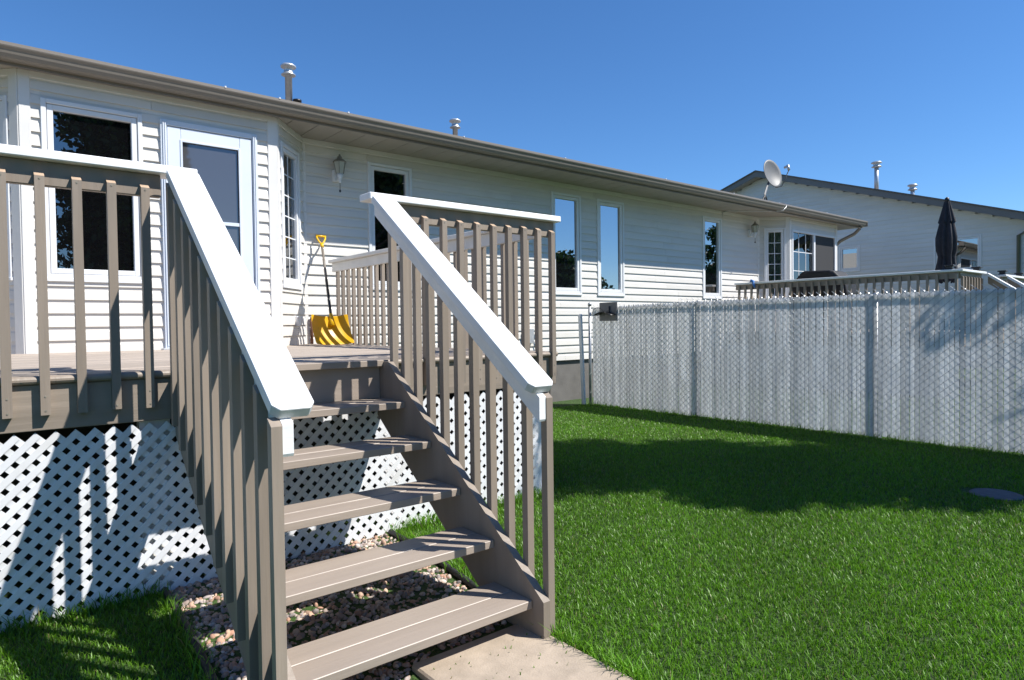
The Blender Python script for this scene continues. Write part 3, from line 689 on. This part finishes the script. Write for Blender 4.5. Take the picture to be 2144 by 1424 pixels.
# hose hanger on the fence
hh = empty('hose_hanger', 'black wire hose hanger on a grey board at the fence end', 'hose hanger')
b = MB(); b.box(FX-.045, FX-.025, 6.72, 7.08, .045, .33, .004); b.build('backing_board', 'dish_grey', hh)
b = MB(); pts = [(FX-.10, 7.0-.36*i/10+.10, .13+.055*math.sin(math.pi*i/10)) for i in range(11)]
P = [Vector(p) for p in pts]; b.poly([p for q in P for p in (q+Vector((.055, 0, .004)), q-Vector((.075, 0, 0)))], [(2*i, 2*i+1, 2*i+3, 2*i+2) for i in range(10)]); o = b.build('saddle', 'black_metal', hh, True); o.modifiers.new('s', 'SOLIDIFY').thickness = .006
b = MB(); b.tube([(FX-.06, 6.86, .13), (FX-.06, 6.86, .27)], .011, 6); b.tube([(FX-.17, 7.12-.0*i, .15) if i == 0 else (FX-.17, 7.12-.30*i/8, .15+.10*math.sin(math.pi*(.15+.85*i/8))) for i in range(9)], .005, 6); b.build('bracket', 'black_metal', hh, True)

# ------------------------------------------------------------------ far deck, barbecue, umbrella
d2 = empty('deck', 'neighbouring taupe deck behind the slatted fence with white capped rail', 'deck', 'decks behind the house')
QX, QE = 12.46, 15.3
board('rail_cap', 'white_paint', d2, QX-.07, QX+.07, 3.62, 7.75, .780, .820, .006)
board('rail_cap', 'white_paint', d2, QX+.07, 13.62, 3.62, 3.76, .779, .8195, .006)
board('rail_cap', 'white_paint', d2, 14.75, QE+1.6, 3.62, 3.76, .779, .8195, .006)
board('rail_board', 'taupe_band', d2, QX-.015, QX+.02, 3.70, 7.75, .672, .7795); board('rail_board', 'taupe_band', d2, QX+.06, 13.6, 3.69, 3.727, .672, .7785); board('rail_board', 'taupe_band', d2, 14.77, QE+1.6, 3.69, 3.727, .672, .7785)
qb = baluster_mesh(QX-.055, 3.70, .038, .038, -.385, .745, 'x', 0).build('baluster', 'taupe', d2)
for k in range(1, 29): copy_at(qb, dy=.1405*k, parent=d2)
qb2 = baluster_mesh(QX+.07, 3.652, .038, .038, -.385, .722).build('baluster', 'taupe', d2)
for k in list(range(1, 8))+list(range(17, 26)): copy_at(qb2, dx=.14*k, parent=d2)
y = 3.70
while y < 7.9: board('deck_board', 'weathered', d2, QX, QE+1.6, y, y+.134, DZ-.036, DZ, .003); y += .14
board('rim_board', 'taupe_band', d2, QX-.02, QX+.018, 3.70, 7.95, -.456, -.2455); board('rim_board', 'taupe_band', d2, QX, QE+1.6, 3.66, 3.698, -.456, -.2455)
board('skirt_or_shade_board', 'lattice_white', d2, QX, QX+.01, 3.72, 7.95, -1.4, -.46)
st2 = empty('stairs', 'white capped handrails of the steps down from the far deck', 'stairs', 'stairs up to the decks')
for xx in (13.55, 14.72):
    b = MB(); c2 = lambda y: .81+SL*(y-3.62); b.prism([(xx, 3.60, c2(3.60)), (xx, 2.2, c2(2.2)), (xx, 2.2, c2(2.2)-.05), (xx, 3.60, c2(3.60)-.05)], (.14, 0, 0)); b.build('handrail', 'white_paint', st2)
    b = MB(); b.prism([(xx+.05, 3.60, c2(3.60)-.055), (xx+.05, 2.2, c2(2.2)-.055), (xx+.05, 2.2, c2(2.2)-.18), (xx+.05, 3.60, c2(3.60)-.18)], (.04, 0, 0)); b.build('rail_board', 'taupe_band', st2)
    for k in range(9):
        y = 2.25+.15*k; b = MB(); b.box(xx+.091, xx+.128, y, y+.037, max(strz(y)-.2, -1.28), c2(y)-.06); b.build('baluster', 'taupe', st2)
for i, (xx, yy) in enumerate(((QX, 3.82), (13.35, 3.69), (14.82, 3.69), (15.9, 3.69))):
    b = MB(); b.box(xx-.06, xx+.06, yy-.06, yy+.06, .822, .838, .004); b.box(xx-.045, xx+.045, yy-.045, yy+.045, .838, .875); b.obox((xx, yy, .885), (.07, 0, 0), (0, .07, 0), (0, 0, .012), .006)
    lo = b.build('post_light', 'black_metal'); tag(lo, ('black solar cap light on the near corner of the far deck rail', 'black solar cap light at the left head of the far steps', 'black solar cap light at the right head of the far steps', 'black solar cap light furthest right on the far deck rail')[i], 'solar light', 'solar lights on the far deck rail')
# barbecue under its cover
bq = empty('barbecue', 'gas barbecue under a black fabric cover on the far deck', 'barbecue')
def bbq():
    cx, cyy = 13.28, 6.30; prof = [(-.60, -.19), (-.595, .55), (-.55, .74), (-.33, .97), (-.27, 1.0), (.26, 1.015), (.31, .99), (.53, .78), (.59, .57), (.60, -.19)]
    b = MB(); n = len(prof); rows = []
    for dx, s in ((-.30, .94), (-.27, 1.0), (.27, 1.0), (.30, .94)):
        rows.append([(cx+dx+random.uniform(-.01, .01), cyy+u*s, z if z < 0 else z*(1 if abs(dx) < .28 else .965)+random.uniform(-.012, .012)) for u, z in prof])
    P = [p for r in rows for p in r]; F = [(j*n+i, j*n+i+1, (j+1)*n+i+1, (j+1)*n+i) for j in range(3) for i in range(n-1)]+[tuple(range(n))[::-1], tuple(range(3*n, 4*n))]
    b.poly(P, F); o = b.build('cover', 'black_fabric', bq); m_ = o.modifiers.new('b', 'BEVEL'); m_.width = .02; m_.segments = 2
    for sx in (-.22, .22):
        for sy_ in (-.5, .5): b = MB(); b.tube([(cx+sx, cyy+sy_, DZ), (cx+sx, cyy+sy_, DZ+.07)], .025, 8); b.build('wheel', 'black_metal', bq)
bbq()
um = empty('patio_umbrella', 'closed dark grey patio umbrella standing on the far deck', 'umbrella')
def umbrella():
    x, y = 14.5, 4.5; b = MB(); b.tube([(x, y, DZ), (x, y, 2.30)], .022, 10); b.build('pole', 'black_metal', um, True)
    b = MB(); b.lathe((x, y, DZ), [(.25, 0), (.25, .05), (.06, .09), (.04, .22), (.001, .22)], 18); b.build('base', 'black_metal', um, True)
    nz_, na = 14, 40; P = []
    for j in range(nz_):
        t = j/(nz_-1); z = .72+1.55*(1-t); r = .035+.125*min(1, t*2.2)-.035*math.exp(-((t-.72)/.07)**2)-.02*t
        for i in range(na):
            a = 2*math.pi*i/na; rr = r*(1+.36*math.cos(8*a+.8*math.sin(3*t))*min(1, .25+t)+.10*math.sin(3*a+4*t)); P.append((x+rr*math.cos(a)*1.05, y+rr*math.sin(a), z+.03*math.cos(8*a)*t))
    F = [(j*na+i, (j+1)*na+i, (j+1)*na+(i+1) % na, j*na+(i+1) % na) for j in range(nz_-1) for i in range(na)]
    b = MB(); b.poly(P, F); b.build('canopy', 'umbrella', um, True)
    P = []; nv = 5
    for j in range(nv):
        t = j/(nv-1); z = 2.26-.42*t; r = .04+.085*t
        for i in range(na): a = 2*math.pi*i/na; rr = r*(1+.25*math.cos(8*a)); P.append((x+rr*math.cos(a), y+rr*math.sin(a), z+.03*math.cos(8*a)*t))
    b = MB(); b.poly(P, [(j*na+i, (j+1)*na+i, (j+1)*na+(i+1) % na, j*na+(i+1) % na) for j in range(nv-1) for i in range(na)]); b.build('canopy_vent', 'umbrella', um, True)
    b = MB(); b.lathe((x, y, 2.25), [(.035, 0), (.045, .03), (.04, .07), (.018, .09), (.001, .10)], 12); b.build('finial', 'black_metal', um, True)
    b = MB(); b.lathe((x, y, 1.19), [(.112, 0), (.118, .012), (.112, .024)], 24); b.build('strap', 'umbrella', um, True)
umbrella()
c_ = MB(); c_.tube([(QX-.02, 7.40, .825), (QX-.05, 7.37, .85), (QX-.04, 7.33, .83), (QX-.075, 7.30, .77), (QX-.078, 7.27, .70)], [.02, .03, .03, .028, .015], 8); tag(c_.build('cloth', 'blue', smooth=True), 'small blue cloth hung on the far deck rail by the wall', 'cloth')

# ------------------------------------------------------------------ satellite dish
di = empty('satellite_dish', 'grey oval satellite dish on a bent arm on the roof edge', 'satellite dish')
def dish():
    c = Vector((13.72, 7.62, 3.27)); tocam = (Vector((0, 0, 0))-c).normalized(); right = Vector((.774, -.633, 0))
    n = (tocam*.74+right*.66+Vector((0, 0, .34))).normalized(); a = n.cross(Vector((0, 0, 1))).normalized(); u_ = a.cross(n).normalized()
    if u_.z < 0: u_ = -u_
    nr, na = 7, 36; P = [c-n*.07]; F = []
    for j in range(1, nr+1):
        r = j/nr
        for i in range(na): th = 2*math.pi*i/na; P.append(c+a*(.285*r*math.cos(th))+u_*(.325*r*math.sin(th))+n*(.07*(r*r-1)))
    for i in range(na): F.append((0, 1+i, 1+(i+1) % na))
    for j in range(nr-1):
        for i in range(na): F.append((1+j*na+i, 1+(j+1)*na+i, 1+(j+1)*na+(i+1) % na, 1+j*na+(i+1) % na))
    b = MB(); b.poly(P, F); o = b.build('reflector', 'dish_grey', di, True); o.modifiers.new('s', 'SOLIDIFY').thickness = .012
    foot = Vector((13.08, 7.45, 2.60)); mid = c-n*.12-u_*.08
    b = MB(); b.tube([foot+Vector((0, 0, -.06)), foot+Vector((.05, .02, .12)), mid-Vector((0, 0, .05)), mid], .024, 10); b.build('mast', 'fascia_grey', di, True)
    b = MB(); b.box(foot.x-.13, foot.x+.13, foot.y-.07, foot.y+.09, foot.z-.06, foot.z-.035, .004); b.tube([foot+Vector((-.1, 0, -.04)), foot+Vector((.03, .01, .10))], .014, 6); b.tube([foot+Vector((.12, 0, -.04)), foot+Vector((.05, .01, .10))], .014, 6); b.build('mount', 'black_metal', di)
    tip = c+n*.40-u_*.06+a*.0; low = c-u_*.33
    b = MB(); b.tube([low, low+n*.15-u_*.04, tip-u_*.05], .011, 8); b.build('feed_arm', 'dish_grey', di, True)
    b = MB(); b.tube([tip-u_*.05, tip+u_*.07], .028, 10); b.tube([tip+u_*.05, tip+u_*.05-n*.09], .026, 10); b.build('feed_horn', 'galv_light', di, True)
    b = MB(); b.tube([(13.30, 7.40, 2.54), (13.36, 7.16, 2.51), (13.36, 7.105, 2.44), (13.30, 7.16, 2.34), (13.0, 7.5, 2.35), (12.4, 7.85, 2.352), (12.32, 7.97, 2.34), (12.32, 7.965, 2.24)], .009, 6); b.build('cable', 'galv_light', di, True)
dish()

# ------------------------------------------------------------------ neighbouring gable house
nb = empty('house', 'neighbouring pale sided house gable with dark grey rake boards', 'house')
NX = 20.9; NF = Frame((NX, 19.3), (NX, 4.7)); PK = 11.98; rz = lambda y: 5.06-.33*abs(y-PK)
def ntop(z):
    h = (5.06-.18-z)/.33
    return max(0, 19.3-min(19.3, PK+h)), min(NF.len, 19.3-max(4.7, PK-h))
hn = [(19.3-6.80, 19.3-5.67, 1.317, 2.27), (19.3-9.41, 19.3-8.79, 1.53, 2.30)]
b = MB(); b.poly([(NX+.06, 19.3, -1.3), (NX+.06, 4.7, -1.3), (NX+.06, 4.7, rz(4.7)-.1), (NX+.06, PK, 4.95), (NX+.06, 19.3, rz(19.3)-.1)], [(0, 1, 2, 3, 4)]); b.build('wall', 'siding_far', nb)
b = MB(); b.box(NX+.08, NX+9, 4.7, 19.3, -1.3, 2.4); b.build('wall', 'siding_far', nb)
siding(NF, nb, .16, 4.9, hn, m='siding_far', top=ntop)
window(NF, nb, *hn[0]); window(NF, nb, *hn[1])
NF.part('window_divider', 'trim_white', nb, hn[0][0]+.34, hn[0][0]+.39, hn[0][2]+.04, hn[0][3]-.04, -.014, .02)
for sgn in (-1, 1):
    ya, yb2 = PK, PK+sgn*7.9; xs0 = NX-.42
    pr = lambda x0, x1, d0, d1, nm, m_: MB().prism([(x0, ya, rz(ya)+d1), (x0, yb2, rz(yb2)+d1), (x0, yb2, rz(yb2)+d0), (x0, ya, rz(ya)+d0)], (x1-x0, 0, 0)).build(nm, m_, nb)
    pr(xs0, xs0+.03, -.175, .0, 'rake_board', 'fascia_grey'); pr(xs0-.03, NX+9, .003, .04, 'roof', 'shingle')
    k = 0
    while k < 26:      # soffit under the rake, panel by panel
        y0 = PK+sgn*(k*.305+.003); y1 = PK+sgn*(k*.305+.302)
        MB().prism([(xs0+.032, y0, rz(y0)-.150), (xs0+.032, y1, rz(y1)-.150), (xs0+.032, y1, rz(y1)-.138), (xs0+.032, y0, rz(y0)-.138)], (.40, 0, 0)).build('soffit_panel', 'soffit', nb); k += 1
for (vy, z0, z1, s) in ((8.56, 3.85, 4.86, 1.0), (7.56, 3.5, 4.0, .9)):
    b = MB(); b.lathe((NX+.6, vy, 0), [(.001, z0), (.062*s, z0), (.062*s, z1-.15), (.05, z1-.15)], 14); v = b.build('roof_vent', 'galv_light', nb, True)
    b = MB(); b.lathe((NX+.6, vy, z1), [(.07*s, -.19), (.14*s, -.17), (.14*s, -.155), (.09*s, -.13), (.09*s, -.07), (.15*s, -.05), (.15*s, -.03), (.11*s, -.005), (.02, .004)], 16); b.build('vent_cap', 'galv_light', v, True)
b = MB(); b.tube([(NX-.05, 4.55, 2.45), (NX-.06, 4.60, 2.30), (NX-.06, 4.86, 2.14), (NX-.06, 4.86, -1.2)], .045, 8); b.build('downspout', 'fascia_grey', nb, True)

# ------------------------------------------------------------------ trees behind the camera: they shade the lawn and stand in the window reflections
def tree(x, y, h, r, zlow, nleaf, label, seed, col_=(.035, .075, .016), leaf=.11, columnar=False, group='trees around the yard'):
    g = np.random.default_rng(seed); t = empty('tree', label, 'tree', group)
    z0 = -1.3; b = MB(); b.tube([(x, y, z0-.1), (x+.05, y, z0+h*.3), (x-.04, y+.05, z0+h*.62), (x, y, z0+h*.93)], [.16+h*.008, .13+h*.005, .08, .02], 10)
    for i in range(9):
        a = g.uniform(0, 6.28); zb = z0+h*g.uniform(.25, .75); rr = r*g.uniform(.5, .85); b.tube([(x, y, zb), (x+.5*rr*math.cos(a), y+.5*rr*math.sin(a), zb+.35*rr), (x+rr*math.cos(a), y+rr*math.sin(a), zb+.8*rr)], [.05, .03, .01], 6)
    b.build('trunk', 'bark', t, True)
    nc = 110; cl = []
    while len(cl) < nc:
        u = g.uniform(-1, 1, 3)
        if columnar:
            if np.hypot(u[0], u[1]) > 1: continue
        elif np.linalg.norm(u) > 1 or np.linalg.norm(u) < .25: continue
        zc = (zlow+h)/2; hz = (h-zlow)/2
        wdt = .86 if not columnar else .80*(1-.25*max(0, u[2])**3)
        cl.append((u*np.array([r*wdt, r*wdt, hz])+np.array([x, y, z0+zc]), g.uniform(.18, .36)*r+.12))
    ci = g.integers(0, nc, nleaf); cen = np.array([c[0] for c in cl])[ci]; rad = np.array([c[1] for c in cl])[ci]
    d = g.normal(0, 1, (nleaf, 3)); d /= np.linalg.norm(d, axis=1)[:, None]; p = cen+d*(rad*g.random(nleaf)**.4)[:, None]
    ax = g.normal(0, 1, (nleaf, 3)); ax /= np.linalg.norm(ax, axis=1)[:, None]; bx = np.cross(ax, g.normal(0, 1, (nleaf, 3))); bx /= np.linalg.norm(bx, axis=1)[:, None]
    s = leaf*g.uniform(.6, 1.3, nleaf)[:, None]; V = np.stack([p-ax*s*.5, p+bx*s*.28, p+ax*s*.5, p-bx*s*.28], 1).reshape(-1, 3)
    F = np.arange(nleaf*4).reshape(-1, 4); cc = np.array(col_)*g.uniform(.6, 1.3, (nleaf, 1))*np.array([1, 1, 1]); C = np.repeat(cc[:, None, :], 4, 1).reshape(-1, 3)
    o = np_mesh('crown', V, F, C, 'leaf', 4); o.parent = t
tree(8.66, -1.03, 9.1, 1.36, 4.7, 22000, 'narrow leafy tree just beyond the slatted fence shading the lawn', 3, columnar=True, leaf=.20)
tree(4.0, -9.5, 12, 2.1, .8, 30000, 'broad dark leafy tree behind the photographer reflected in the bay window', 4, leaf=.30)
tree(15.9, -12.5, 9.5, 2.9, .6, 22000, 'wide dark tree far behind the yard reflected in the narrow near window', 5, leaf=.34)
tree(24.6, -9.5, 4.9, 2.3, .2, 16000, 'low round tree across the back lane reflected in the middle window', 6, leaf=.30)
tree(46.5, -13.0, 9.5, 2.8, .6, 24000, 'slim tree far to the right reflected in the last window', 8, leaf=.34)
tree(-5.5, -13.0, 8.5, 3.0, 1.0, 9000, 'rounded tree far behind on the left side of the yard', 9, leaf=.26)
